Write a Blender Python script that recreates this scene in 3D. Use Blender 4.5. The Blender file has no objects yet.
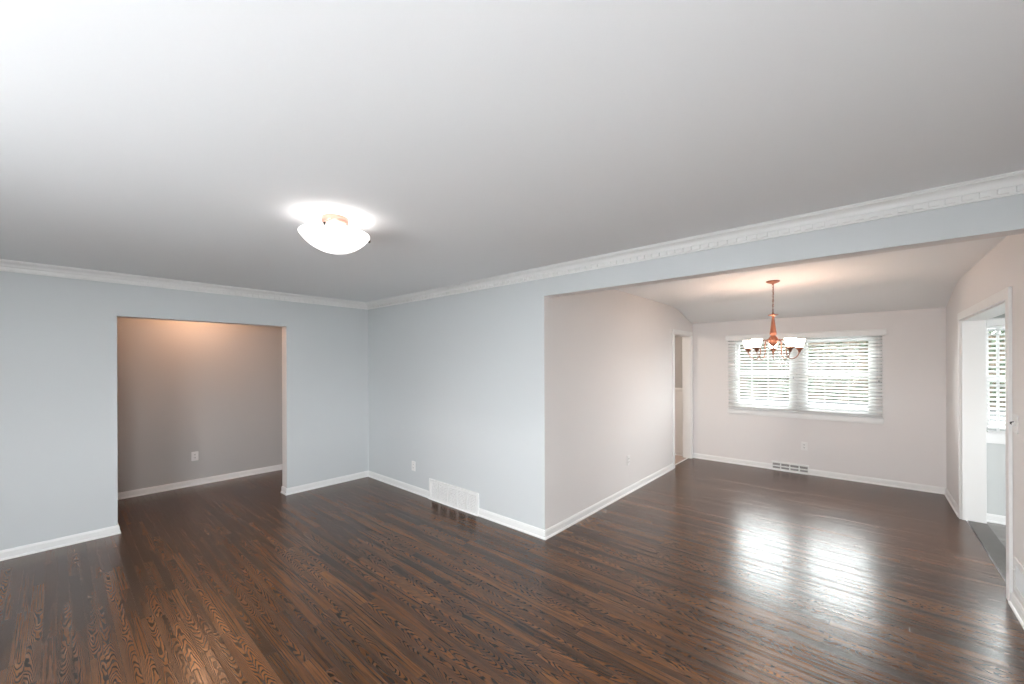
import bpy, bmesh, math, random
from mathutils import Vector, Matrix
random.seed(7)
S = bpy.context.scene
COL = S.collection
PI = math.pi

# ------------------------------------------------------------------ camera
H = 1.587
cam_d = bpy.data.cameras.new('camera')
cam_d.sensor_fit = 'HORIZONTAL'
cam_d.sensor_width = 36.0
cam_d.lens = 401.5 / 1024 * 36.0
cam_d.shift_x = -2.08 / 1024
cam_d.shift_y = 21.4 / 1024
cam_d.clip_start = 0.02
cam = bpy.data.objects.new('camera', cam_d)
COL.objects.link(cam)
cam.matrix_world = (Matrix.Translation((0, 0, H)) @ Matrix.Rotation(0.72, 4, 'Z')
                    @ Matrix.Rotation(PI / 2, 4, 'X') @ Matrix.Rotation(-0.0035, 4, 'Z'))
S.camera = cam

# ------------------------------------------------------------------ view, sky and daylight
S.view_settings.view_transform = 'Standard'
S.view_settings.look = 'None'
S.view_settings.gamma = 1.0
S.view_settings.use_curve_mapping = False
S.view_settings.exposure = 0.15

w = bpy.data.worlds.new('overcast_sky')
S.world = w
w.use_nodes = True
w.node_tree.nodes['Background'].inputs['Color'].default_value = (0.95, 0.98, 1.0, 1)
w.node_tree.nodes['Background'].inputs['Strength'].default_value = 18.0


def area_light(name, loc, direction, sx, sy, power, color):
    d = bpy.data.lights.new(name, 'AREA')
    d.shape = 'RECTANGLE'
    d.size, d.size_y = sx, sy
    d.energy = power
    d.color = color
    o = bpy.data.objects.new(name, d)
    COL.objects.link(o)
    o.location = loc
    o.rotation_euler = Vector(direction).to_track_quat('-Z', 'Y').to_euler()
    return o


def point_light(name, loc, power, color, r=0.05):
    d = bpy.data.lights.new(name, 'POINT')
    d.energy = power
    d.color = color
    d.shadow_soft_size = r
    o = bpy.data.objects.new(name, d)
    COL.objects.link(o)
    o.location = loc
    return o


# portals: they only steer the sky sampling to the window openings
for nm, lc, dr, sx_, sy_ in (('added_front_window_portal', (-1.2, -1.88, 1.4), (0, 1, 0), 2.1, 1.5),
                             ('added_side_window_portal', (0.90, -0.5, 1.45), (-1, 0, 0), 1.0, 1.5),
                             ('dining_window_portal', (-0.74, 7.17, 1.43), (0, -1, 0), 1.68, 1.06),
                             ('sunroom_window_portal', (3.72, 4.5, 1.45), (-1, 0, 0), 1.4, 1.3),
                             ('sunroom_blind_portal', (1.325, 6.23, 1.44), (0, -1, 0), 0.8, 1.03)):
    area_light(nm, lc, dr, sx_, sy_, 10, (1, 1, 1)).data.cycles.is_portal = True

# ------------------------------------------------------------------ dimensions
X2, Y1 = -5.295, 2.908        # left wall plane, middle wall plane
XL, YF, XR = -2.187, 7.023, 0.7194   # dining left wall, far wall, right wall
CH = 2.44
HB = 2.194                    # underside of the header
YB = -1.75                    # front wall behind the camera
WT = 0.13

# ------------------------------------------------------------------ materials


def node_mat(name):
    m = bpy.data.materials.new(name)
    m.use_nodes = True
    return m, m.node_tree, m.node_tree.nodes['Principled BSDF']


def simple(name, color, rough=0.5, metal=0.0, spec=0.5, bump=0.0, bscale=200, emit=None, estr=0):
    m, nt, b = node_mat(name)
    b.inputs['Base Color'].default_value = (*color, 1)
    b.inputs['Roughness'].default_value = rough
    b.inputs['Metallic'].default_value = metal
    b.inputs['Specular IOR Level'].default_value = spec
    if emit:
        b.inputs['Emission Color'].default_value = (*emit, 1)
        b.inputs['Emission Strength'].default_value = estr
    n = nt.nodes.new('ShaderNodeTexNoise')
    n.inputs['Scale'].default_value = bscale
    n.inputs['Detail'].default_value = 3
    tc = nt.nodes.new('ShaderNodeTexCoord')
    nt.links.new(tc.outputs['Object'], n.inputs['Vector'])
    if bump:
        bp = nt.nodes.new('ShaderNodeBump')
        bp.inputs['Strength'].default_value = bump
        bp.inputs['Distance'].default_value = 0.001
        nt.links.new(n.outputs['Fac'], bp.inputs['Height'])
        nt.links.new(bp.outputs['Normal'], b.inputs['Normal'])
    else:
        mr = nt.nodes.new('ShaderNodeMapRange')
        mr.inputs['To Min'].default_value = max(0, rough - 0.04)
        mr.inputs['To Max'].default_value = min(1, rough + 0.04)
        nt.links.new(n.outputs['Fac'], mr.inputs['Value'])
        nt.links.new(mr.outputs['Result'], b.inputs['Roughness'])
    return m


M_BLUE = simple('pale_blue_wall_paint', (0.615, 0.64, 0.65), 0.6, bump=0.15)
M_WARM = simple('pale_warm_grey_wall_paint', (0.78, 0.755, 0.745), 0.6, bump=0.15)
M_HALL = simple('hall_wall_paint', (0.50, 0.49, 0.48), 0.6, bump=0.15)
M_CEIL = simple('ceiling_paint', (0.87, 0.885, 0.895), 0.8, bump=0.2)
M_TRIM = simple('white_trim_paint', (0.84, 0.84, 0.83), 0.35)
M_SUNW = simple('sunroom_wall_paint', (0.58, 0.60, 0.59), 0.6, bump=0.15)
M_WHITE = simple('white_plastic', (0.82, 0.81, 0.80), 0.35)
M_METALW = simple('white_enamelled_metal', (0.82, 0.82, 0.81), 0.35)
M_SLOT = simple('dark_slot', (0.05, 0.05, 0.05), 0.6)
M_GREY = simple('grey_slot', (0.36, 0.35, 0.345), 0.6)
M_DUCT = simple('dark_duct', (0.03, 0.03, 0.03), 0.8)
M_BLACK = simple('black_plastic', (0.012, 0.012, 0.012), 0.35)
M_COPPER = simple('rose_copper', (0.24, 0.095, 0.058), 0.4, metal=0.5)
M_COPPER_PALE = simple('pale_rose_copper', (0.80, 0.46, 0.36), 0.3, metal=0.6)
M_STEEL = simple('brushed_metal', (0.16, 0.15, 0.14), 0.35, metal=0.9)
M_GRASS = simple('lawn_grass', (0.014, 0.022, 0.009), 0.9, bump=0.5, bscale=30)
M_LEAF = simple('tree_leaves', (0.014, 0.026, 0.009), 0.7)
M_BARK = simple('tree_bark', (0.07, 0.05, 0.035), 0.9, bump=0.6, bscale=20)
M_PAVE = simple('grey_driveway', (0.015, 0.015, 0.016), 0.9, bump=0.3)
M_BOUNCE = simple('pale_bounce_concrete', (0.58, 0.59, 0.60), 0.9, bump=0.3, bscale=40)
M_KTILE = simple('kitchen_floor_vinyl', (0.46, 0.36, 0.31), 0.4)
M_SHADE = simple('lit_frosted_shade', (0.9, 0.85, 0.8), 0.4, emit=(1.0, 0.73, 0.57), estr=33.0)
M_BOWL = simple('lit_white_glass_bowl', (0.9, 0.9, 0.9), 0.3, emit=(1.0, 0.97, 0.94), estr=1.7)


def slat_material():
    m, nt, b = node_mat('white_blind_slat')
    b.inputs['Base Color'].default_value = (0.90, 0.90, 0.895, 1)
    b.inputs['Roughness'].default_value = 0.4
    tr = nt.nodes.new('ShaderNodeBsdfTranslucent')
    tr.inputs['Color'].default_value = (0.88, 0.9, 0.9, 1)
    mx = nt.nodes.new('ShaderNodeMixShader')
    mx.inputs[0].default_value = 0.35
    nt.links.new(b.outputs[0], mx.inputs[1])
    nt.links.new(tr.outputs[0], mx.inputs[2])
    nt.links.new(mx.outputs[0], nt.nodes['Material Output'].inputs[0])
    return m


M_SLAT = slat_material()


def glass_material():
    m, nt, b = node_mat('window_glass')
    t = nt.nodes.new('ShaderNodeBsdfTransparent')
    t.inputs['Color'].default_value = (0.94, 0.96, 0.95, 1)
    g = nt.nodes.new('ShaderNodeBsdfGlossy')
    g.inputs['Roughness'].default_value = 0.02
    f = nt.nodes.new('ShaderNodeFresnel')
    f.inputs['IOR'].default_value = 1.2
    mx = nt.nodes.new('ShaderNodeMixShader')
    nt.links.new(f.outputs[0], mx.inputs[0])
    nt.links.new(t.outputs[0], mx.inputs[1])
    nt.links.new(g.outputs[0], mx.inputs[2])
    nt.links.new(mx.outputs[0], nt.nodes['Material Output'].inputs[0])
    return m


M_GLASS = glass_material()


class NT:
    """tiny helper to write shader maths"""
    def __init__(s, nt):
        s.nt = nt

    def put(s, sock, v):
        if isinstance(v, (int, float)):
            sock.default_value = v
        elif isinstance(v, tuple):
            sock.default_value = v
        else:
            s.nt.links.new(v, sock)

    def m(s, op, a, b=0.0, c=0.0, clamp=False):
        n = s.nt.nodes.new('ShaderNodeMath')
        n.operation = op
        n.use_clamp = clamp
        s.put(n.inputs[0], a)
        s.put(n.inputs[1], b)
        s.put(n.inputs[2], c)
        return n.outputs[0]

    def vec(s, x, y, z=0.0):
        n = s.nt.nodes.new('ShaderNodeCombineXYZ')
        for i, v in enumerate((x, y, z)):
            s.put(n.inputs[i], v)
        return n.outputs[0]

    def sep(s, v):
        n = s.nt.nodes.new('ShaderNodeSeparateXYZ')
        s.put(n.inputs[0], v)
        return n.outputs

    def noise(s, v, scale=1.0, detail=3.0, rough=0.5, dist=0.0):
        n = s.nt.nodes.new('ShaderNodeTexNoise')
        s.put(n.inputs['Vector'], v)
        n.inputs['Scale'].default_value = scale
        n.inputs['Detail'].default_value = detail
        n.inputs['Roughness'].default_value = rough
        n.inputs['Distortion'].default_value = dist
        return n.outputs['Fac']

    def white(s, v):
        n = s.nt.nodes.new('ShaderNodeTexWhiteNoise')
        n.noise_dimensions = '3D'
        s.put(n.inputs['Vector'], v)
        return s.sep(n.outputs['Color'])

    def mixc(s, f, a, b, mode='MIX'):
        n = s.nt.nodes.new('ShaderNodeMix')
        n.data_type = 'RGBA'
        n.blend_type = mode
        s.put(n.inputs[0], f)
        s.put(n.inputs[6], a)
        s.put(n.inputs[7], b)
        return n.outputs[2]

    def maprange(s, v, a, b, c, d):
        n = s.nt.nodes.new('ShaderNodeMapRange')
        n.clamp = True
        s.put(n.inputs[0], v)
        for i, q in enumerate((a, b, c, d)):
            s.put(n.inputs[i + 1], q)
        return n.outputs[0]


def oak_floor(name, width, dark, mid, light, line_dark, rough_lo, rough_hi):
    m, nt, b = node_mat(name)
    q = NT(nt)
    geo = nt.nodes.new('ShaderNodeTexCoord')
    x, y, z = q.sep(geo.outputs['Object'])
    yr = q.m('DIVIDE', y, width)
    row = q.m('FLOOR', yr)
    fy = q.m('FRACT', yr)
    rr = q.white(q.vec(row, 3.3, 1.7))
    L = q.m('MULTIPLY_ADD', rr[0], 0.65, 0.45)
    xs = q.m('ADD', q.m('DIVIDE', x, L), q.m('MULTIPLY', rr[1], 37.0))
    col = q.m('FLOOR', xs)
    fx = q.m('FRACT', xs)
    idv = q.white(q.vec(row, col, 0.5))
    idw = q.white(q.vec(row, col, 9.5))
    u = q.m('ADD', x, q.m('MULTIPLY', idv[0], 41.0))
    v = q.m('MULTIPLY', q.m('ADD', q.m('SUBTRACT', fy, 0.5), q.m('MULTIPLY', q.m('SUBTRACT', idv[1], 0.5), 0.9)), width)
    # cathedral rings
    n1 = q.noise(q.vec(q.m('MULTIPLY', u, 4.0), q.m('MULTIPLY', v, 18.0), idw[0]), 1.0, 2.5, 0.55)
    sgn = q.m('SUBTRACT', q.m('MULTIPLY', q.m('GREATER_THAN', idw[1], 0.5), 2.0), 1.0)
    ph = q.m('MULTIPLY', q.m('MULTIPLY', v, v), 3300.0)
    ph = q.m('ADD', ph, q.m('MULTIPLY', q.m('MULTIPLY', u, sgn), q.m('MULTIPLY_ADD', idw[2], 11.0, 8.0)))
    ph = q.m('ADD', ph, q.m('MULTIPLY', n1, 6.0))
    s1 = q.m('MULTIPLY_ADD', q.m('SINE', q.m('MULTIPLY', ph, 2 * PI)), 0.5, 0.5)
    cath = q.maprange(s1, 0.5, 0.9, 0.0, 1.0)
    # straight grain
    n2 = q.noise(q.vec(q.m('MULTIPLY', u, 2.2), q.m('MULTIPLY', v, 150.0), idw[0]), 1.0, 3.0, 0.6)
    strg = q.maprange(n2, 0.46, 0.66, 0.0, 1.0)
    sel = q.m('GREATER_THAN', idv[2], 0.3)
    lines = q.m('ADD', q.m('MULTIPLY', cath, sel), q.m('MULTIPLY', strg, q.m('SUBTRACT', 1.0, sel)))
    # pores
    n3 = q.noise(q.vec(q.m('MULTIPLY', u, 12.0), q.m('MULTIPLY', v, 700.0), idw[1]), 1.0, 2.0, 0.6)
    pores = q.maprange(n3, 0.5, 0.75, 0.0, 0.7)
    tone = q.m('ADD', q.m('MULTIPLY', q.white(q.vec(row, col, 21.5))[0], 0.75), q.m('MULTIPLY', rr[2], 0.25))
    c = q.mixc(q.maprange(tone, 0.0, 0.45, 0.0, 1.0), dark, mid)
    c = q.mixc(q.maprange(tone, 0.55, 1.0, 0.0, 1.0), c, light)
    blotch = q.noise(q.vec(q.m('MULTIPLY', u, 1.8), q.m('MULTIPLY', v, 12.0), 0.0), 1.0, 2.0)
    c = q.mixc(q.maprange(blotch, 0.35, 0.7, 0.0, 0.35), c, dark)
    # broad streaks running with the boards
    st = q.noise(q.vec(q.m('MULTIPLY', x, 0.8), q.m('MULTIPLY', y, 13.0), 4.0), 1.0, 3.0, 0.65)
    c = q.mixc(q.maprange(st, 0.50, 0.72, 0.0, 0.65), c, light)
    c = q.mixc(q.maprange(st, 0.46, 0.28, 0.0, 0.65), c, dark)
    c = q.mixc(q.m('MULTIPLY', lines, 0.92), c, line_dark)
    c = q.mixc(q.m('MULTIPLY', pores, 0.6), c, line_dark)
    ey = q.m('MULTIPLY', q.m('MINIMUM', fy, q.m('SUBTRACT', 1.0, fy)), width)
    ex = q.m('MULTIPLY', q.m('MINIMUM', fx, q.m('SUBTRACT', 1.0, fx)), L)
    e = q.m('MINIMUM', ey, ex)
    gap = q.maprange(e, 0.0003, 0.0012, 1.0, 0.0)
    c = q.mixc(q.m('MULTIPLY', gap, 0.8), c, (0.006, 0.004, 0.003, 1))
    nt.links.new(c, b.inputs['Base Color'])
    r = q.maprange(lines, 0.0, 1.0, rough_lo, rough_hi)
    nt.links.new(r, b.inputs['Roughness'])
    b.inputs['Specular IOR Level'].default_value = 0.6
    hgt = q.m('SUBTRACT', q.m('MULTIPLY', lines, -0.25), gap)
    wav = q.noise(q.vec(q.m('MULTIPLY', x, 1.2), q.m('MULTIPLY', y, 16.0), 0.0), 1.0, 2.0)
    hgt = q.m('ADD', hgt, q.m('MULTIPLY', wav, 1.2))
    bp = nt.nodes.new('ShaderNodeBump')
    bp.inputs['Strength'].default_value = 0.35
    bp.inputs['Distance'].default_value = 0.0015
    nt.links.new(hgt, bp.inputs['Height'])
    nt.links.new(bp.outputs['Normal'], b.inputs['Normal'])
    return m


M_OAK = oak_floor('stained_oak_strip_floor', 0.057, (0.046, 0.020, 0.009, 1), (0.130, 0.053, 0.021, 1),
                  (0.230, 0.096, 0.034, 1), (0.008, 0.005, 0.0035, 1), 0.22, 0.26)
M_GREYPLANK = oak_floor('grey_plank_floor', 0.12, (0.20, 0.19, 0.18, 1), (0.30, 0.29, 0.28, 1),
                        (0.42, 0.41, 0.40, 1), (0.12, 0.11, 0.10, 1), 0.3, 0.34)
M_SADDLE = oak_floor('weathered_oak_threshold', 0.4, (0.06, 0.05, 0.045, 1), (0.09, 0.075, 0.065, 1),
                     (0.11, 0.09, 0.08, 1), (0.04, 0.035, 0.03, 1), 0.3, 0.34)

# ------------------------------------------------------------------ mesh helpers


class MB:
    def __init__(s):
        s.bm = bmesh.new()

    def box(s, x0, x1, y0, y1, z0, z1, mats=None):
        vs = [s.bm.verts.new(p) for p in ((x0, y0, z0), (x1, y0, z0), (x1, y1, z0), (x0, y1, z0),
                                          (x0, y0, z1), (x1, y0, z1), (x1, y1, z1), (x0, y1, z1))]
        # order: bottom, top, -y, +x, +y, -x
        fs = [(3, 2, 1, 0), (4, 5, 6, 7), (0, 1, 5, 4), (1, 2, 6, 5), (2, 3, 7, 6), (3, 0, 4, 7)]
        for i, f in enumerate(fs):
            fc = s.bm.faces.new([vs[k] for k in f])
            if mats:
                fc.material_index = mats[i]
        return vs

    def xbox(s, mat, sx, sy, sz):
        vs = s.box(-sx / 2, sx / 2, -sy / 2, sy / 2, -sz / 2, sz / 2)
        for v in vs:
            v.co = mat @ v.co

    def prism(s, pts, axis, a, b, smooth=False):
        """polygon pts in the plane perpendicular to axis, extruded from a to b"""
        def P(p, t):
            if axis == 'x':
                return (t, p[0], p[1])
            if axis == 'y':
                return (p[0], t, p[1])
            return (p[0], p[1], t)
        A = [s.bm.verts.new(P(p, a)) for p in pts]
        B = [s.bm.verts.new(P(p, b)) for p in pts]
        n = len(pts)
        s.bm.faces.new(A[::-1])
        s.bm.faces.new(B)
        for i in range(n):
            f = s.bm.faces.new((A[i], A[(i + 1) % n], B[(i + 1) % n], B[i]))
            f.smooth = smooth

    def sweep(s, path, profile):
        """profile [(offset to the left of travel, z)] mitred along a 2-D path"""
        n = len(path)
        rings = []
        for i in range(n):
            p = Vector(path[i])
            d0 = (p - Vector(path[i - 1])).normalized() if i > 0 else None
            d1 = (Vector(path[i + 1]) - p).normalized() if i < n - 1 else None
            if d0 is None:
                d0 = d1
            if d1 is None:
                d1 = d0
            n0, n1 = Vector((-d0.y, d0.x)), Vector((-d1.y, d1.x))
            mt = (n0 + n1) / (1 + n0.dot(n1))
            rings.append([s.bm.verts.new((p.x + mt.x * o, p.y + mt.y * o, z)) for o, z in profile])
        k = len(profile)
        for i in range(n - 1):
            for j in range(k):
                s.bm.faces.new((rings[i][j], rings[i][(j + 1) % k], rings[i + 1][(j + 1) % k], rings[i + 1][j]))
        s.bm.faces.new(rings[0][::-1])
        s.bm.faces.new(rings[-1])

    def lathe(s, prof, c=(0, 0, 0), n=32):
        rings = []
        for r, z in prof:
            if r < 1e-6:
                rings.append([s.bm.verts.new((c[0], c[1], c[2] + z))])
            else:
                rings.append([s.bm.verts.new((c[0] + r * math.cos(2 * PI * k / n), c[1] + r * math.sin(2 * PI * k / n), c[2] + z)) for k in range(n)])
        for a, b in zip(rings, rings[1:]):
            for k in range(n):
                k2 = (k + 1) % n
                if len(a) == 1 and len(b) == 1:
                    continue
                if len(a) == 1:
                    f = s.bm.faces.new((a[0], b[k2], b[k]))
                elif len(b) == 1:
                    f = s.bm.faces.new((a[k], a[k2], b[0]))
                else:
                    f = s.bm.faces.new((a[k], a[k2], b[k2], b[k]))
                f.smooth = True

    def tube(s, pts, r, n=8, closed=False):
        pts = [Vector(p) for p in pts]
        N = len(pts)
        rad = r if isinstance(r, (list, tuple)) else [r] * N
        rings = []
        up = None
        for i in range(N):
            if closed:
                d = (pts[(i + 1) % N] - pts[i - 1]).normalized()
            else:
                d = (pts[min(i + 1, N - 1)] - pts[max(i - 1, 0)]).normalized()
            if up is None:
                up = d.orthogonal().normalized()
            up = (up - d * up.dot(d)).normalized()
            sd = d.cross(up)
            rings.append([s.bm.verts.new(pts[i] + (up * math.cos(2 * PI * k / n) + sd * math.sin(2 * PI * k / n)) * rad[i]) for k in range(n)])
        for i in range(N if closed else N - 1):
            a, b = rings[i], rings[(i + 1) % N]
            for k in range(n):
                f = s.bm.faces.new((a[k], a[(k + 1) % n], b[(k + 1) % n], b[k]))
                f.smooth = True
        if not closed:
            s.bm.faces.new(rings[0][::-1])
            s.bm.faces.new(rings[-1])

    def build(s, name, mat, parent=None, bevel=0.0, segs=2):
        bmesh.ops.recalc_face_normals(s.bm, faces=s.bm.faces[:])
        me = bpy.data.meshes.new(name)
        s.bm.to_mesh(me)
        s.bm.free()
        for mm in (mat if isinstance(mat, (list, tuple)) else [mat]):
            me.materials.append(mm)
        o = bpy.data.objects.new(name, me)
        COL.objects.link(o)
        if parent:
            o.parent = parent
        if bevel:
            bv = o.modifiers.new('bevel', 'BEVEL')
            bv.width = bevel
            bv.segments = segs
            bv.limit_method = 'ANGLE'
        return o


def struct(o):
    o['kind'] = 'structure'
    return o


def tag(o, label, cat, group=None, kind=None):
    o['label'] = label
    o['category'] = cat
    if group:
        o['group'] = group
    if kind:
        o['kind'] = kind
    return o


def thing(name, loc, label, cat, group=None, rz=0.0):
    o = bpy.data.objects.new(name, None)
    o.empty_display_size = 0.05
    COL.objects.link(o)
    o.location = loc
    o.rotation_euler.z = rz
    return tag(o, label, cat, group)


def copy_tree(o, parent=None):
    c = o.copy()
    COL.objects.link(c)
    if parent:
        c.parent = parent
    for ch in list(o.children):
        copy_tree(ch, c)
    return c


# ------------------------------------------------------------------ the setting
T = 0.12
XO = X2 - 0.15                # hall side of the left wall
# floors
b = MB()
b.box(-6.75, 0.748, YB - 0.12, 2.97, -0.15, 0)
b.box(-2.235, 0.748, 2.97, 7.2, -0.15, 0)
struct(b.build('floor', M_OAK))
b = MB()
b.box(-5.2, -2.235, 2.97, 7.2, -0.15, 0.004)
struct(b.build('floor', M_KTILE))
b = MB()
b.box(0.885, 3.72, 3.0, 6.2, -0.15, -0.002)
struct(b.build('floor', M_GREYPLANK))
b = MB()
b.box(0.758, 0.885, 4.15, 6.05, -0.15, 0.003)
struct(b.build('trim_1', M_SADDLE))

# ceilings
b = MB()
b.box(-6.9, 3.8, YB - 0.2, 7.25, CH, CH + 0.2)
struct(b.build('ceiling', M_CEIL))
b = MB()
zs = 2.238
pts = [(7.1, CH + 0.05), (5.90, CH + 0.05)]
for k in range(17):
    t = k / 16
    pts.append((5.90 + 0.70 * t, CH - 0.092 * t ** 2.2))
pts += [(YF, zs), (7.1, zs)]
b.prism(pts, 'x', XL - 0.02, XR + 0.02, smooth=False)
struct(b.build('ceiling', M_CEIL))

# left wall with the hall opening
OY0, OY1, OZ = 0.377, 1.845, 2.047
b = MB()
hm = [1, 1, 0, 0, 0, 1]
b.box(XO, X2, YB - T, OY0, 0, CH, [0, 0, 0, 0, 1, 1])
b.box(XO, X2, OY1, Y1 + T, 0, CH, [0, 0, 1, 0, 0, 1])
b.box(XO, X2, OY0, OY1, OZ, CH, [1, 0, 0, 0, 0, 1])
struct(b.build('wall_left', [M_BLUE, M_WARM]))
# middle wall + header over the dining opening
b = MB()
b.box(X2 - 0.0, XL, Y1, Y1 + T, 0, CH, [0, 0, 0, 1, 1, 0])
struct(b.build('wall_middle', [M_BLUE, M_WARM]))
b = MB()
b.box(XL, XR, Y1, Y1 + T, HB, CH, [1, 0, 0, 0, 1, 0])
struct(b.build('wall_header', [M_BLUE, M_WARM]))
# dining left wall with a doorway into the kitchen
DY0, DY1, DZ = 6.155, 6.93, 2.03
b = MB()
b.box(XL - WT, XL, Y1 + T, DY0, 0, CH)
b.box(XL - WT, XL, DY1, YF + T, 0, CH)
b.box(XL - WT, XL, DY0, DY1, DZ, CH)
struct(b.build('wall_dining_left', M_WARM))
# dining far wall with the window opening
WX0, WX1, WZ0, WZ1 = -1.575, 0.095, 0.90, 1.955
b = MB()
b.box(XL, WX0, YF, YF + 0.14, 0, CH)
b.box(WX1, XR + 0.16, YF, YF + 0.14, 0, CH)
b.box(WX0, WX1, YF, YF + 0.14, 0, WZ0)
b.box(WX0, WX1, YF, YF + 0.14, WZ1, CH)
struct(b.build('wall_dining_far', M_WARM))
# right wall with the sunroom opening and an unseen side window added for daylight
RY0, RY1, RZ = 4.20, 6.01, 2.005
XRO = XR + 0.162
b = MB()
b.box(XR, XRO, YB - T, -1.0, 0, CH)
b.box(XR, XRO, 0.0, RY0, 0, CH)
b.box(XR, XRO, -1.0, 0.0, 0, 0.7)
b.box(XR, XRO, -1.0, 0.0, 2.2, CH)
b.box(XR, XRO, RY1, YF, 0, CH)
b.box(XR, XRO, RY0, RY1, RZ, CH)
struct(b.build('wall_right', M_WARM))
# front wall behind the camera, with an unseen window opening placed for its daylight
b = MB()
FX0, FX1, FZ0, FZ1 = -2.25, -0.15, 0.65, 2.15
b.box(XO, FX0, YB - T, YB, 0, CH)
b.box(FX1, XRO, YB - T, YB, 0, CH)
b.box(FX0, FX1, YB - T, YB, 0, FZ0)
b.box(FX0, FX1, YB - T, YB, FZ1, CH)
struct(b.build('wall_front', M_BLUE))
# hall
HX = -6.632
b = MB()
b.box(HX - 0.1, HX, YB - T, 4.2, 0, CH)
b.box(HX, XO, YB - T - 0.1, YB - T, 0, CH)
b.box(HX, XO, 2.95, 3.05, 0, CH)
struct(b.build('wall_hall', M_HALL))
# kitchen
b = MB()
b.box(-5.1, XL - WT, YF, YF + 0.14, 0, CH)
b.box(-5.2, -5.1, 3.0, YF + 0.14, 0, CH)
struct(b.build('wall_kitchen', M_HALL))
# white wainscot with a chair rail on the kitchen wall
b = MB()
b.sweep([(XL - WT, YF), (-5.1, YF)], [(0, 0.08), (0.010, 0.08), (0.010, 1.10), (0.024, 1.115), (0.024, 1.145), (0.012, 1.16), (0, 1.16)])
struct(b.build('trim_2', M_TRIM))
# sunroom
SY = 6.10
b = MB()
SX0, SX1, SZ0, SZ1 = 0.884, 1.72, 0.93, 1.95
b.box(XRO, SX0, SY, SY + 0.12, 0, CH)
b.box(SX1, 3.7, SY, SY + 0.12, 0, CH)
b.box(SX0, SX1, SY, SY + 0.12, 0, SZ0)
b.box(SX0, SX1, SY, SY + 0.12, SZ1, CH)
b.box(3.6, 3.7, 3.0, 3.8, 0, CH)
b.box(3.6, 3.7, 5.2, SY, 0, CH)
b.box(3.6, 3.7, 3.8, 5.2, 0, 0.8)
b.box(3.6, 3.7, 3.8, 5.2, 2.1, CH)
b.box(XRO, 3.6, 2.9, 3.0, 0, CH)
struct(b.build('wall_sunroom', M_SUNW))

# baseboards with shoe moulding
BP = [(0, 0), (0.022, 0), (0.022, 0.008), (0.019, 0.014), (0.012, 0.018), (0.012, 0.062), (0.009, 0.070), (0.007, 0.078), (0, 0.080)]


def baseboard(name, *paths):
    bb = MB()
    for p in paths:
        bb.sweep(p, BP)
    return struct(bb.build(name, M_TRIM))


GX0, GX1 = -3.872, -3.040     # return grille on the middle wall
RX0, RX1 = -1.058, -0.613     # register on the dining far wall
baseboard('baseboard_middle', [(XL, DY0 - 0.055), (XL, Y1), (GX1, Y1)], [(GX0, Y1), (X2, Y1), (X2, OY1), (XO, OY1)])
baseboard('baseboard_left', [(XO, OY0), (X2, OY0), (X2, YB)])
baseboard('baseboard_hall', [(HX, 2.95), (HX, YB)])
baseboard('baseboard_dining', [(XR, RY1 + 0.065), (XR, YF), (RX1, YF)], [(RX0, YF), (XL, YF)])
baseboard('baseboard_right', [(XR, YB), (XR, RY0 - 0.07)])
baseboard('baseboard_kitchen', [(XL - WT, YF), (-5.1, YF)])
baseboard('baseboard_sunroom', [(3.6, SY), (XRO, SY)])

# crown moulding with dentils
hc, pc = 0.087, 0.071
CP = [(0, -hc), (0.010, -hc), (0.013, -hc + 0.006), (0.013, -0.050), (0.020, -0.046), (0.022, -0.040), (0.027, -0.030),
      (0.036, -0.022), (0.048, -0.017), (0.060, -0.014), (0.062, -0.009), (pc, -0.007), (pc, 0), (0, 0)]
b = MB()
b.sweep([(XR, Y1), (X2, Y1), (X2, YB)], [(o, CH + z) for o, z in CP])
x = X2 + 0.045
while x < XR:
    b.box(x, x + 0.034, Y1 - 0.025, Y1 - 0.012, CH - 0.078, CH - 0.052)
    x += 0.056
y = Y1 - 0.08
while y > YB:
    b.box(X2 + 0.012, X2 + 0.025, y, y + 0.034, CH - 0.078, CH - 0.052)
    y -= 0.056
struct(b.build('trim_3', M_TRIM))

# doorway casings and jambs


def casing_x(name, xf, sgn, y0, y1, z1, cw, th, jx0, jx1, far_cw=None):
    """flat casing on the wall face x = xf (sgn: room side), jamb lining between jx0 and jx1"""
    bb = MB()
    fc = far_cw or cw
    xa, xb = sorted((xf, xf + sgn * th))
    bb.box(xa, xb, y0 - cw, y0, 0, z1 + cw)
    bb.box(xa, xb, y1, y1 + fc, 0, z1 + cw)
    bb.box(xa, xb, y0, y1, z1, z1 + cw)
    jt = 0.012
    bb.box(jx0, jx1, y0, y0 + jt, 0, z1)
    bb.box(jx0, jx1, y1 - jt, y1, 0, z1)
    bb.box(jx0, jx1, y0 + jt, y1 - jt, z1 - jt, z1)
    return struct(bb.build(name, M_TRIM, bevel=0.003))


casing_x('trim_4', XL, 1, DY0, DY1, DZ, 0.065, 0.016, XL - WT - 0.002, XL)
casing_x('trim_5', XR, -1, RY0, RY1, RZ, 0.075, 0.018, XR, XRO + 0.002, 0.06)
# light oak edge strip in the kitchen doorway
b = MB()
b.box(-2.245, -2.225, DY0 + 0.012, DY1 - 0.012, 0, 0.008)
struct(b.build('trim_6', M_TRIM))

# ------------------------------------------------------------------ windows


def sash(bb, x0, x1, y0, z0, z1, fr=0.045, th=0.03):
    bb.box(x0, x1, y0, y0 + th, z0, z0 + fr)
    bb.box(x0, x1, y0, y0 + th, z1 - fr, z1)
    bb.box(x0, x0 + fr, y0, y0 + th, z0 + fr, z1 - fr)
    bb.box(x1 - fr, x1, y0, y0 + th, z0 + fr, z1 - fr)


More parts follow.
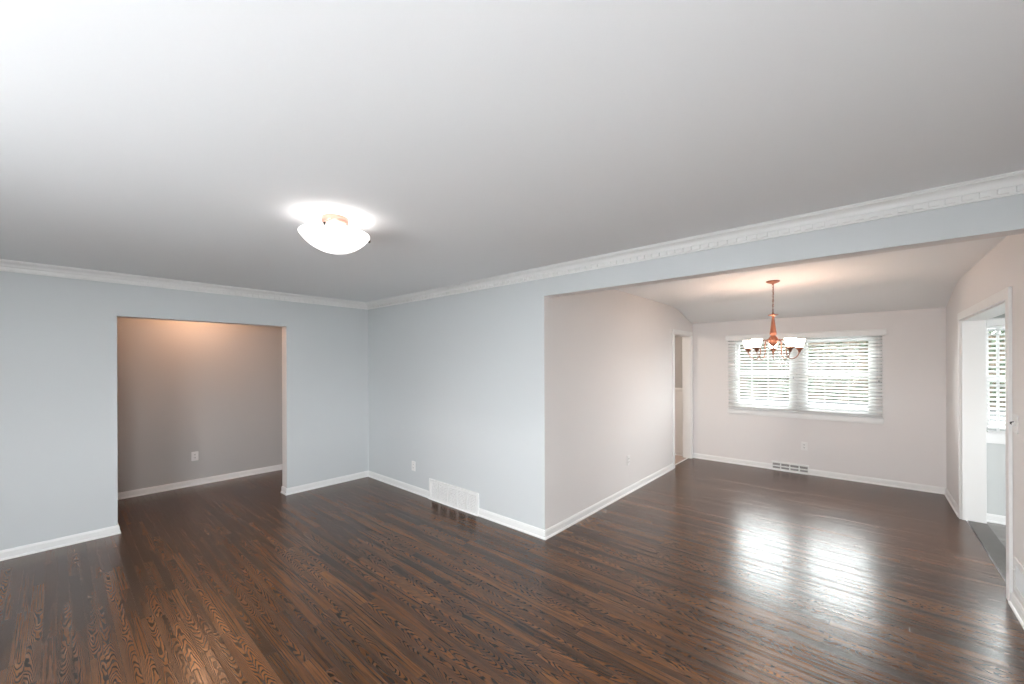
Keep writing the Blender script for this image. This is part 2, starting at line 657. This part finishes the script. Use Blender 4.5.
def double_hung(name, units, z0, z1, yw, depth, zm, ft=0.03, st=0.045):
    """units: list of (x0, x1); frame, sashes and panes of one window"""
    bb = MB()
    xa, xb = units[0][0], units[-1][1]
    bb.box(xa, xb, yw + 0.01, yw + depth, z0, z0 + ft)
    bb.box(xa, xb, yw + 0.01, yw + depth, z1 - ft, z1)
    edges = [xa] + [q for (a, b_), (c, d) in zip(units, units[1:]) for q in (b_, c)] + [xb]
    bb.box(xa, xa + ft, yw + 0.01, yw + depth, z0 + ft, z1 - ft)
    bb.box(xb - ft, xb, yw + 0.01, yw + depth, z0 + ft, z1 - ft)
    for (a, b_), (c, d) in zip(units, units[1:]):
        bb.box(b_ - 0.03, c + 0.03, yw + 0.01, yw + depth, z0 + ft, z1 - ft)
    fr = struct(bb.build(name, M_TRIM, bevel=0.002))
    for a, c in units:
        a2, c2 = a + ft, c - ft
        sb = MB()
        sash(sb, a2, c2, yw + 0.035, z0 + ft, zm + 0.025, st)
        lo = sb.build('lower_sash', M_TRIM, fr)
        sb = MB()
        sash(sb, a2, c2, yw + 0.075, zm - 0.025, z1 - ft, st)
        up = sb.build('upper_sash', M_TRIM, fr)
        pb = MB()
        pb.box(a2 + st - 0.005, c2 - st + 0.005, yw + 0.048, yw + 0.052, z0 + 0.07, zm - 0.015)
        pb.build('pane', M_GLASS, lo)
        pb = MB()
        pb.box(a2 + st - 0.005, c2 - st + 0.005, yw + 0.088, yw + 0.092, zm + 0.015, z1 - 0.07)
        pb.build('pane', M_GLASS, up)
    return fr


double_hung('window_1', [(WX0, -0.775), (-0.705, WX1)], WZ0, WZ1, YF, 0.13, 1.415)
double_hung('window_2', [(SX0, SX1)], SZ0, SZ1, SY, 0.11, 1.42, 0.012, 0.028)
# sill trim under the dining window
b = MB()
b.box(-1.648, 0.168, YF - 0.028, YF, 0.800, 0.862)
b.box(-1.640, 0.160, YF - 0.016, YF, 0.785, 0.800)
struct(b.build('trim_7', M_TRIM, bevel=0.003))
b = MB()
b.box(SX0 + 0.001, SX1 + 0.06, SY - 0.022, SY, 0.782, 0.892)
struct(b.build('trim_8', M_TRIM, bevel=0.003))


def make_blind(name, x0, x1, ztop, zbot, yc, tilt, pitch, tapes, label, wand=None, depth=0.05, tape_w=0.004, group=None):
    t = thing(name, ((x0 + x1) / 2, yc, zbot), label, 'window blind', group)
    X0, X1 = x0 - (x0 + x1) / 2, x1 - (x0 + x1) / 2
    hh = ztop - zbot
    bb = MB()
    bb.box(X0, X1, -0.022, 0.022, hh - 0.042, hh)
    bb.build('headrail', M_METALW, t, bevel=0.003)
    bb = MB()
    bb.prism([(-0.024, 0.0), (0.024, 0.0), (0.026, 0.008), (0.02, 0.016), (-0.02, 0.016), (-0.026, 0.008)], 'x', X0 + 0.003, X1 - 0.003)
    bb.build('bottom_rail', M_SLAT, t)
    z = 0.016 + pitch * 0.75
    bb = MB()
    # a gently crowned slat, outer edge raised
    while z < hh - 0.055:
        N = 5
        top, bot = [], []
        for k in range(N):
            s_ = (k / (N - 1) - 0.5) * depth
            cr = 0.0022 * (1 - (2 * k / (N - 1) - 1) ** 2)
            yy = s_ * math.cos(tilt) - cr * math.sin(tilt)
            zz = s_ * math.sin(tilt) + cr * math.cos(tilt)
            top.append((yy - 0.0013 * math.sin(tilt), z + zz + 0.0013 * math.cos(tilt)))
            bot.append((yy + 0.0013 * math.sin(tilt), z + zz - 0.0013 * math.cos(tilt)))
        bb.prism(bot + top[::-1], 'x', X0 + 0.004, X1 - 0.004)
        z += pitch
    bb.build('slats', M_SLAT, t)
    for tx in tapes:
        bb = MB()
        ty = depth / 2 * math.cos(tilt) + 0.001
        xx = tx - (x0 + x1) / 2
        bb.box(xx - tape_w / 2, xx + tape_w / 2, -ty - 0.0015, -ty, 0.012, hh - 0.04)
        bb.box(xx - tape_w / 2, xx + tape_w / 2, ty, ty + 0.0015, 0.012, hh - 0.04)
        bb.build('ladder_cord', M_SLAT, t)
    if wand:
        wx, wz = wand
        bb = MB()
        xx = wx - (x0 + x1) / 2
        bb.tube([(xx, -0.036, hh - 0.03), (xx, -0.036, wz - zbot + 0.02)], 0.0022, 6)
        cw_ = bb.build('pull_cord', M_SLAT, t)
        bb = MB()
        bb.lathe([(0, 0.03), (0.004, 0.028), (0.008, 0.004), (0.008, 0), (0, 0)], (xx, -0.036, wz - zbot - 0.004), 12)
        bb.build('tassel', M_GREY, cw_)
    return t


TILT = math.radians(24)
make_blind('window_blind', -1.640, -0.738, 1.975, 0.866, YF - 0.034, TILT, 0.0455, [-1.31, -1.10],
           'left of the two white slatted blinds on the wide dining window, behind the chandelier', (-0.785, 1.36),
           group='slatted blinds on the dining window')
make_blind('window_blind', -0.734, 0.160, 1.975, 0.866, YF - 0.034, TILT, 0.0455, [-0.43, -0.18],
           'right of the two white slatted blinds on the wide dining window, clear of the chandelier', (0.122, 1.33),
           group='slatted blinds on the dining window')
make_blind('window_blind', 0.898, 1.76, 2.000, 0.893, SY - 0.032, math.radians(22), 0.0455, [0.967, 1.30, 1.62],
           'white slatted blind in the sunroom, seen through the doorway at the right edge', (1.018, 1.05), tape_w=0.014)
# valance over the two dining blinds
t = thing('blind_valance', (-0.735, YF, 1.93), 'long white valance board across the top of the two dining window blinds', 'valance')
b = MB()
b.prism([(-0.066, 0.0), (-0.072, 0.006), (-0.072, 0.07), (-0.078, 0.076), (-0.078, 0.084), (0, 0.084), (0, 0.074), (-0.062, 0.070), (-0.062, 0.0)], 'x', -0.925, 0.925)
b.build('face_board', M_TRIM, t)
for sx in (-1, 1):
    b = MB()
    b.box(sx * 0.925 - 0.004, sx * 0.925 + 0.004, -0.074, 0, 0.001, 0.084)
    b.build('end_return', M_TRIM, t)
t = thing('blind_valance', (1.33, SY, 1.935), 'short white valance above the sunroom blind, seen through the right doorway', 'valance')
b = MB()
b.prism([(-0.060, 0.0), (-0.066, 0.005), (-0.066, 0.068), (-0.070, 0.078), (0, 0.078), (0, 0.07), (-0.058, 0.066), (-0.058, 0.0)], 'x', -0.435, 0.435)
b.build('face_board', M_TRIM, t)
for sx in (-1, 1):
    b = MB()
    b.box(sx * 0.435 - 0.004, sx * 0.435 + 0.004, -0.068, 0, 0.001, 0.078)
    b.build('end_return', M_TRIM, t)

# ------------------------------------------------------------------ wall fittings
# local frame of a fitting: x along the wall, -y out of the wall, z up


def rounded_plate(bb, w_, h_, d, r=0.006):
    pts = []
    for cx, cz, a0 in ((w_ / 2 - r, h_ / 2 - r, 0), (-w_ / 2 + r, h_ / 2 - r, 90), (-w_ / 2 + r, -h_ / 2 + r, 180), (w_ / 2 - r, -h_ / 2 + r, 270)):
        for k in range(4):
            a = math.radians(a0 + 30 * k)
            pts.append((cx + r * math.cos(a), cz + r * math.sin(a)))
    bb.prism(pts, 'y', -d, 0)


def make_outlet(loc, rz, label):
    t = thing('wall_outlet', loc, label, 'outlet', 'duplex outlets', rz)
    bb = MB()
    rounded_plate(bb, 0.074, 0.118, 0.006)
    bb.build('cover_plate', M_WHITE, t, bevel=0.0015)
    for sz in (-1, 1):
        bb = MB()
        pts = []
        for k in range(16):
            a = 2 * PI * k / 16
            pts.append((0.0175 * math.cos(a), max(-0.0125, min(0.0125, 0.0175 * math.sin(a))) + sz * 0.0195))
        bb.prism(pts, 'y', -0.0085, -0.003)
        r_ = bb.build('receptacle', M_WHITE, t)
        bb = MB()
        for sx in (-1, 1):
            bb.box(sx * 0.0064 - 0.0016, sx * 0.0064 + 0.0016, -0.0089, -0.0080, sz * 0.0195 - 0.001, sz * 0.0195 + 0.009)
        bb.lathe([(0, 0.0), (0.003, 0.0), (0.003, 0.0009), (0, 0.0009)], (0, 0, 0), 10)
        for v in bb.bm.verts[-22:]:
            v.co = Vector((v.co.x, -0.0080 - v.co.z, sz * 0.0195 - 0.006 + v.co.y))
        bb.build('slots', M_SLOT, r_)
    bb = MB()
    bb.prism([(0.0032 * math.cos(2 * PI * k / 10), 0.0032 * math.sin(2 * PI * k / 10)) for k in range(10)], 'y', -0.0075, -0.005)
    bb.build('screw', M_METALW, t)
    return t


RZ_X_POS = PI / 2     # wall whose room side faces +x  (local -y -> +x)
RZ_X_NEG = -PI / 2    # room side faces -x
make_outlet((HX, 1.197, 0.384), RZ_X_POS, 'white duplex outlet low on the warm lit hall wall through the left opening')
make_outlet((-4.205, Y1, 0.325), 0, 'white duplex outlet on the pale blue wall left of the return grille')
make_outlet((XL, 4.60, 0.40), RZ_X_POS, 'white duplex outlet on the dining side wall between blue corner and kitchen doorway')
make_outlet((-0.668, YF, 0.393), 0, 'white duplex outlet below the dining window, above the low register')

# double switch plate by the sunroom doorway
t = thing('light_switch', (XR, 4.046, 1.190), 'white double switch plate with a black toggle beside the right doorway casing', 'light switch', None, RZ_X_NEG)
b = MB()
rounded_plate(b, 0.116, 0.118, 0.006)
b.build('cover_plate', M_WHITE, t, bevel=0.0015)
for sx, mt, lab in ((-0.023, M_BLACK, 'black toggle'), (0.023, M_WHITE, None)):
    b = MB()
    b.prism([(-0.020, -0.007), (-0.022, 0.004), (-0.018, 0.009), (-0.005, 0.012), (-0.005, -0.012)], 'x', sx - 0.0055, sx + 0.0055)
    o = b.build('toggle', mt, t)
    if lab:
        o['label'] = lab
for sx in (-0.023, 0.023):
    for sz in (-0.042, 0.042):
        b = MB()
        b.prism([(sx + 0.003 * math.cos(2 * PI * k / 8), sz + 0.003 * math.sin(2 * PI * k / 8)) for k in range(8)], 'y', -0.0072, -0.005)
        b.build('screw', M_METALW, t)


def louvers(bb, x0, x1, z0, z1, pitch, d, drop, y0):
    z = z0
    while z + 0.001 < z1:
        # sheet-metal visor: inner edge high, outer edge low
        bb.prism([(y0, z + drop), (y0 - d, z), (y0 - d, z - 0.0012), (y0 + 0.001, z + drop - 0.0012)], 'x', x0, x1)
        z += pitch


# big return-air grille
gw, gh = GX1 - GX0, 0.236
t = thing('return_air_grille', ((GX0 + GX1) / 2, Y1, 0.0), 'wide white return air grille of five panels at the foot of the pale blue wall', 'grille')
b = MB()
fw = 0.034
D = 0.022
b.box(-gw / 2, gw / 2, -D, 0, gh - 0.026, gh)
b.box(-gw / 2, gw / 2, -D, 0, 0.0, 0.030)
b.box(-gw / 2, -gw / 2 + fw, -D, 0, 0.030, gh - 0.026)
b.box(gw / 2 - fw, gw / 2, -D, 0, 0.030, gh - 0.026)
b.build('frame', M_METALW, t, bevel=0.003)
iw = gw - 2 * fw
mw = 0.020
pw = (iw - 4 * mw) / 5
for k in range(5):
    xa = -gw / 2 + fw + k * (pw + mw)
    b = MB()
    louvers(b, xa, xa + pw, 0.031, gh - 0.028, 0.0165, 0.010, 0.0095, -0.006)
    b.build('louver_panel', M_METALW, t)
    if k < 4:
        b = MB()
        b.box(xa + pw, xa + pw + mw, -D + 0.002, -0.002, 0.030, gh - 0.026)
        b.build('mullion', M_METALW, t)
b = MB()
b.box(-gw / 2 + 0.02, gw / 2 - 0.02, -0.004, -0.001, 0.02, gh - 0.02)
b.build('duct_backing', M_DUCT, t)
b = MB()
b.sweep([(gw / 2, -D), (-gw / 2, -D)], [(0, 0), (0.010, 0), (0.010, 0.006), (0.006, 0.012), (0, 0.014)])
b.build('shoe', M_TRIM, t)

# low register under the dining window: two rows of four openings
rw, rh = RX1 - RX0, 0.128
t = thing('baseboard_register', ((RX0 + RX1) / 2, YF, 0.0), 'white baseboard register with two rows of slots under the dining window', 'register')
b = MB()
D = 0.034
ps = [(-D, 0.0), (-D, 0.012), (-0.026, rh - 0.014), (-0.020, rh), (0, rh), (0, 0)]
b.prism(ps, 'x', -rw / 2, -rw / 2 + 0.012)
b.prism(ps, 'x', rw / 2 - 0.012, rw / 2)


def strip(bb, z0, z1, x0, x1, lift=0.0):
    def fy(z):
        return -D + (z - 0.012) / (rh - 0.026) * (D - 0.026)
    bb.prism([(fy(z0) - lift, z0), (fy(z1) - lift, z1), (fy(z1) + 0.006, z1), (fy(z0) + 0.006, z0)], 'x', x0, x1)


strip(b, 0.0, 0.030, -rw / 2 + 0.012, rw / 2 - 0.012)
strip(b, 0.058, 0.074, -rw / 2 + 0.012, rw / 2 - 0.012)
strip(b, 0.106, rh - 0.002, -rw / 2 + 0.012, rw / 2 - 0.012)
b.box(-rw / 2 + 0.012, rw / 2 - 0.012, -0.022, 0, rh - 0.006, rh)
b.build('frame', M_METALW, t)
for k in range(1, 4):
    b = MB()
    xx = -rw / 2 + rw * k / 4
    strip(b, 0.028, 0.108, xx - 0.007, xx + 0.007, 0.001)
    b.build('divider', M_METALW, t)
for z0, z1 in ((0.031, 0.058), (0.075, 0.106)):
    b = MB()
    louvers(b, -rw / 2 + 0.012, rw / 2 - 0.012, z0 + 0.003, z1, 0.009, 0.006, 0.004, -0.020)
    b.build('louver_row', M_GREY, t)
b = MB()
b.box(-rw / 2 + 0.012, rw / 2 - 0.012, -0.012, -0.004, 0.004, rh - 0.008)
b.build('duct_backing', M_GREY, t)

# wall register at the right edge
t = thing('wall_register', (XR, 3.885, 0.228), 'white wall register low on the right wall, cut off by the picture edge', 'register', None, RZ_X_NEG)
b = MB()
w2, h2 = 0.175, 0.107
fr_ = 0.036
b.box(-w2, w2, -0.010, 0, h2 - fr_, h2)
b.box(-w2, w2, -0.010, 0, -h2, -h2 + fr_)
b.box(-w2, -w2 + fr_, -0.010, 0, -h2 + fr_, h2 - fr_)
b.box(w2 - fr_, w2, -0.010, 0, -h2 + fr_, h2 - fr_)
b.build('frame', M_METALW, t, bevel=0.004)
b = MB()
xx = -w2 + fr_ + 0.004
while xx < w2 - fr_:
    b.box(xx, xx + 0.003, -0.008, -0.001, -h2 + fr_, h2 - fr_)
    xx += 0.016
b.build('louver_panel', M_METALW, t)
b = MB()
b.box(-w2 + 0.02, w2 - 0.02, -0.003, -0.0005, -h2 + 0.02, h2 - 0.02)
b.build('duct_backing', M_DUCT, t)
b = MB()
b.tube([(-w2 + 0.028, -0.009, 0.03), (-w2 + 0.028, -0.022, 0.034)], 0.004, 8)
b.build('damper_lever', M_METALW, t)

# ------------------------------------------------------------------ ceiling light in the living room
LX, LY = -2.335, 1.078
t = thing('ceiling_light', (LX, LY, CH), 'lit white glass bowl ceiling light with copper canopy on the living room ceiling', 'ceiling light')
b = MB()
b.lathe([(0, 0), (0.070, 0), (0.073, -0.010), (0.070, -0.030), (0.062, -0.042), (0.04, -0.046), (0, -0.046)], n=40)
b.build('canopy', M_COPPER_PALE, t)
b = MB()
rim = 0.192
zr = -0.098
RS = (rim ** 2 + 0.104 ** 2) / (2 * 0.104)
cap = math.asin(rim / RS)
prof = []
for k in range(15):
    a = (1 - k / 14) * cap
    prof.append((RS * math.sin(a), zr - RS * (math.cos(a) - math.cos(cap))))
inner = [(max(r - 0.005, 0), z + 0.005) for r, z in prof][::-1]
b.lathe([(rim, zr + 0.004)] + prof + inner, n=56)
bo = b.build('glass_bowl', M_BOWL, t)
b = MB()
b.tube([(0, 0, -0.03), (0, 0, zr - 0.06)], 0.006, 10)
b.build('stem', M_COPPER_PALE, t)
for k in range(3):
    a = math.radians(80 + 120 * k)
    b = MB()
    px, py = math.cos(a), math.sin(a)
    b.tube([(0.055 * px, 0.055 * py, -0.022), (0.12 * px, 0.12 * py, -0.05), ((rim + 0.002) * px, (rim + 0.002) * py, zr + 0.008)], 0.0028, 8)
    ar = b.build('clip_arm', M_COPPER_PALE, t)
    b = MB()
    b.lathe([(0, 0.011), (0.006, 0.009), (0.0075, 0.0), (0.005, -0.007), (0, -0.009)], ((rim + 0.007) * px, (rim + 0.007) * py, zr - 0.002), 12)
    b.build('clip_knob', M_STEEL, ar)

# ------------------------------------------------------------------ chandelier
CX, CY = -0.733, 4.956
t = thing('chandelier', (CX, CY, CH), 'copper five arm chandelier with lit white glass shades hanging before the dining window', 'chandelier')
b = MB()
b.lathe([(0, 0), (0.062, 0), (0.064, -0.006), (0.052, -0.016), (0.03, -0.024), (0.012, -0.030), (0.008, -0.040), (0, -0.040)], n=36)
b.build('canopy', M_COPPER, t)
b = MB()
z = -0.040
k = 0
while z > -0.318:
    pts = []
    for j in range(14):
        a = 2 * PI * j / 14
        lx = 0.0065 * math.cos(a)
        lz = 0.016 * math.sin(a)
        pts.append((lx, 0, z - 0.012 + lz) if k % 2 == 0 else (0, lx, z - 0.012 + lz))
    b.tube(pts, 0.0022, 6, closed=True)
    z -= 0.0255
    k += 1
b.tube([(0.003, 0.002, -0.03), (0.006, -0.004, -0.15), (-0.004, 0.004, -0.25), (0, 0, -0.335)], 0.0022, 6)
b.build('chain', M_COPPER, t)
b = MB()
b.lathe([(0, -0.322), (0.008, -0.325), (0.010, -0.338), (0.010, -0.348), (0.046, -0.352), (0.048, -0.358), (0.016, -0.364), (0.012, -0.375),
         (0.014, -0.40), (0.019, -0.45), (0.026, -0.51), (0.032, -0.55), (0.032, -0.560), (0.024, -0.568), (0.020, -0.575), (0.026, -0.582)], n=32)
b.build('column', M_COPPER, t)
b = MB()
prof = [(0.045 * math.sin(PI * k / 14), -0.625 + 0.058 * math.cos(PI * k / 14)) for k in range(15)]
b.lathe(prof, n=32)
b.lathe([(0.006, -0.675), (0.010, -0.688), (0.012, -0.694), (0.006, -0.704), (0.009, -0.711), (0, -0.722)], n=16)
b.build('ball', M_COPPER, t)
vd = math.atan2(CY, CX)
for k in range(5):
    a = vd + 2 * PI * k / 5
    ca, sa = math.cos(a), math.sin(a)
    R_ = 0.240
    ctrl = [(0.036, -0.640), (0.060, -0.618), (0.088, -0.612), (0.112, -0.632), (0.122, -0.680), (0.118, -0.735), (0.126, -0.785), (0.152, -0.815),
            (0.186, -0.815), (0.216, -0.795), (0.234, -0.765), (R_, -0.735)]
    # smooth the control line
    P = [Vector((c[0] * ca, c[0] * sa, c[1])) for c in ctrl]
    for _ in range(2):
        Q = [P[0]]
        for p0, p1 in zip(P, P[1:]):
            Q += [p0.lerp(p1, 0.25), p0.lerp(p1, 0.75)]
        Q.append(P[-1])
        P = Q
    b = MB()
    b.tube(P, 0.0048, 8)
    arm = b.build('arm', M_COPPER, t)
    c0 = (R_ * ca, R_ * sa, 0)
    b = MB()
    b.lathe([(0, -0.750), (0.010, -0.748), (0.013, -0.736), (0.014, -0.728), (0.024, -0.720), (0.034, -0.706), (0.039, -0.698), (0.036, -0.697),
             (0.024, -0.706), (0.012, -0.712), (0, -0.712)], c0, 24)
    b.build('cup', M_COPPER, arm)
    b = MB()
    b.lathe([(0.024, -0.704), (0.031, -0.690), (0.039, -0.665), (0.043, -0.640), (0.046, -0.625), (0.051, -0.614), (0.048, -0.614),
             (0.043, -0.625), (0.040, -0.640), (0.036, -0.665), (0.028, -0.690), (0.021, -0.702)], c0, 28)
    b.build('glass_shade', M_SHADE, arm)

# lamps out of view: hall fixture behind the opening's head, added fill in the kitchen
point_light('hall_lamp', (-6.15, 1.2, 2.32), 13, (1.0, 0.55, 0.32), 0.08)
point_light('kitchen_fill', (-3.4, 5.4, 2.1), 32, (1.0, 0.84, 0.70), 0.1)

# ------------------------------------------------------------------ outdoors
b = MB()
b.box(-30, 30, 7.3, 40, -0.6, -0.4)
b.box(-30, 30, -30, -1.2, -0.6, -0.4)
b.box(3.9, 30, -1.2, 7.3, -0.6, -0.4)
o = b.build('lawn', M_GRASS)
o['kind'] = 'structure'
b = MB()
b.box(-30, 30, 20, 27, -0.4, -0.38)
o = b.build('driveway', M_PAVE)
o['kind'] = 'structure'
b = MB()
b.box(-9, 0.95, -11, -1.9, -0.42, -0.36)
b.box(0.95, 10, -11, 2.8, -0.42, -0.36)
b.box(-6, 4, 7.3, 13.5, -0.42, -0.36)
o = b.build('added_bounce_slabs', M_BOUNCE)  # pale ground added outside the windows to bounce daylight indoors
o['kind'] = 'structure'


def tree(x, y, h, r, n, label):
    t = thing('tree', (x, y, -0.4), label, 'tree', 'trees outside the dining window')
    bb = MB()
    bb.tube([(0, 0, 0), (0.05, 0.03, h * 0.3), (-0.04, 0.0, h * 0.6), (0, 0, h * 0.85)], [0.16, 0.12, 0.08, 0.03], 10)
    bb.build('trunk', M_BARK, t)
    bb = MB()
    for i in range(n):
        th = random.uniform(0, 2 * PI)
        cz = random.uniform(-1, 1)
        rr = r * random.uniform(0.55, 1.0) * (1 + 0.18 * math.sin(3 * th + 4 * cz))
        s_ = math.sqrt(1 - cz * cz)
        c = Vector((rr * s_ * math.cos(th), rr * s_ * math.sin(th), h * 0.55 + cz * h * 0.46 * random.uniform(0.6, 1)))
        q = Vector((random.uniform(-1, 1), random.uniform(-1, 1), random.uniform(-1, 1))).normalized()
        e1 = q.orthogonal().normalized() * random.uniform(0.07, 0.13)
        e2 = q.cross(e1).normalized() * random.uniform(0.04, 0.07)
        bb.bm.faces.new([bb.bm.verts.new(c + d) for d in (-e1, -e2, e1, e2)])
    bb.build('foliage', M_LEAF, t)


for (x, y, h, r, lab) in ((-8.6, 30.0, 4.9, 1.5, 'green tree outside at the left end of the dining window'),
                          (-5.2, 31.0, 4.5, 1.6, 'green tree outside behind the left dining blind'),
                          (-1.7, 30.0, 4.8, 1.6, 'green tree outside behind the middle of the dining window'),
                          (1.9, 31.0, 5.2, 1.7, 'green tree outside behind the right dining blind')):
    tree(x, y, h, r, 4200, lab)
t = thing('hedge', (-3.0, 26.2, -0.4), 'long dark green hedge outside across the dining window, below the trees', 'hedge')
b = MB()
b.box(-11, 11, -0.45, 0.45, 0, 3.1)
b.build('stems', M_BARK, t)
b = MB()
for i in range(9000):
    c = Vector((random.uniform(-11.2, 11.2), random.choice((-0.5, -0.5, -0.5, 0.5)) + random.uniform(-0.12, 0.12), random.uniform(0.05, 3.3)))
    if random.random() < 0.2:
        c.y = random.uniform(-0.5, 0.5)
        c.z = random.uniform(3.0, 3.5)
    q = Vector((random.uniform(-1, 1), random.uniform(-1.5, 0), random.uniform(-1, 1))).normalized()
    e1 = q.orthogonal().normalized() * random.uniform(0.08, 0.14)
    e2 = q.cross(e1).normalized() * random.uniform(0.05, 0.08)
    b.bm.faces.new([b.bm.verts.new(c + d) for d in (-e1, -e2, e1, e2)])
b.build('foliage', M_LEAF, t)

# grey board fence added outside the sunroom window to keep the slat gaps pale
M_FENCE = simple('weathered_grey_boards', (0.050, 0.057, 0.053), 0.85, bump=0.6, bscale=15)
t = thing('added_board_fence', (3.3, 10.2, -0.4), 'grey board fence added as a pale backdrop beyond the sunroom blind', 'fence')
for k in range(4):
    b = MB()
    b.box(-1.5 + k - 0.045, -1.5 + k + 0.045, 0.03, 0.12, 0, 3.15)
    b.build('post', M_FENCE, t)
b = MB()
for z in (0.4, 1.6, 2.8):
    b.box(-1.6, 1.6, 0.005, 0.03, z, z + 0.09)
b.build('rails', M_FENCE, t)
b = MB()
x = -1.6
while x < 1.58:
    b.box(x, x + 0.135, -0.015, 0.005, 0.03, 3.1 + random.uniform(-0.01, 0.01))
    x += 0.14
b.build('boards', M_FENCE, t)
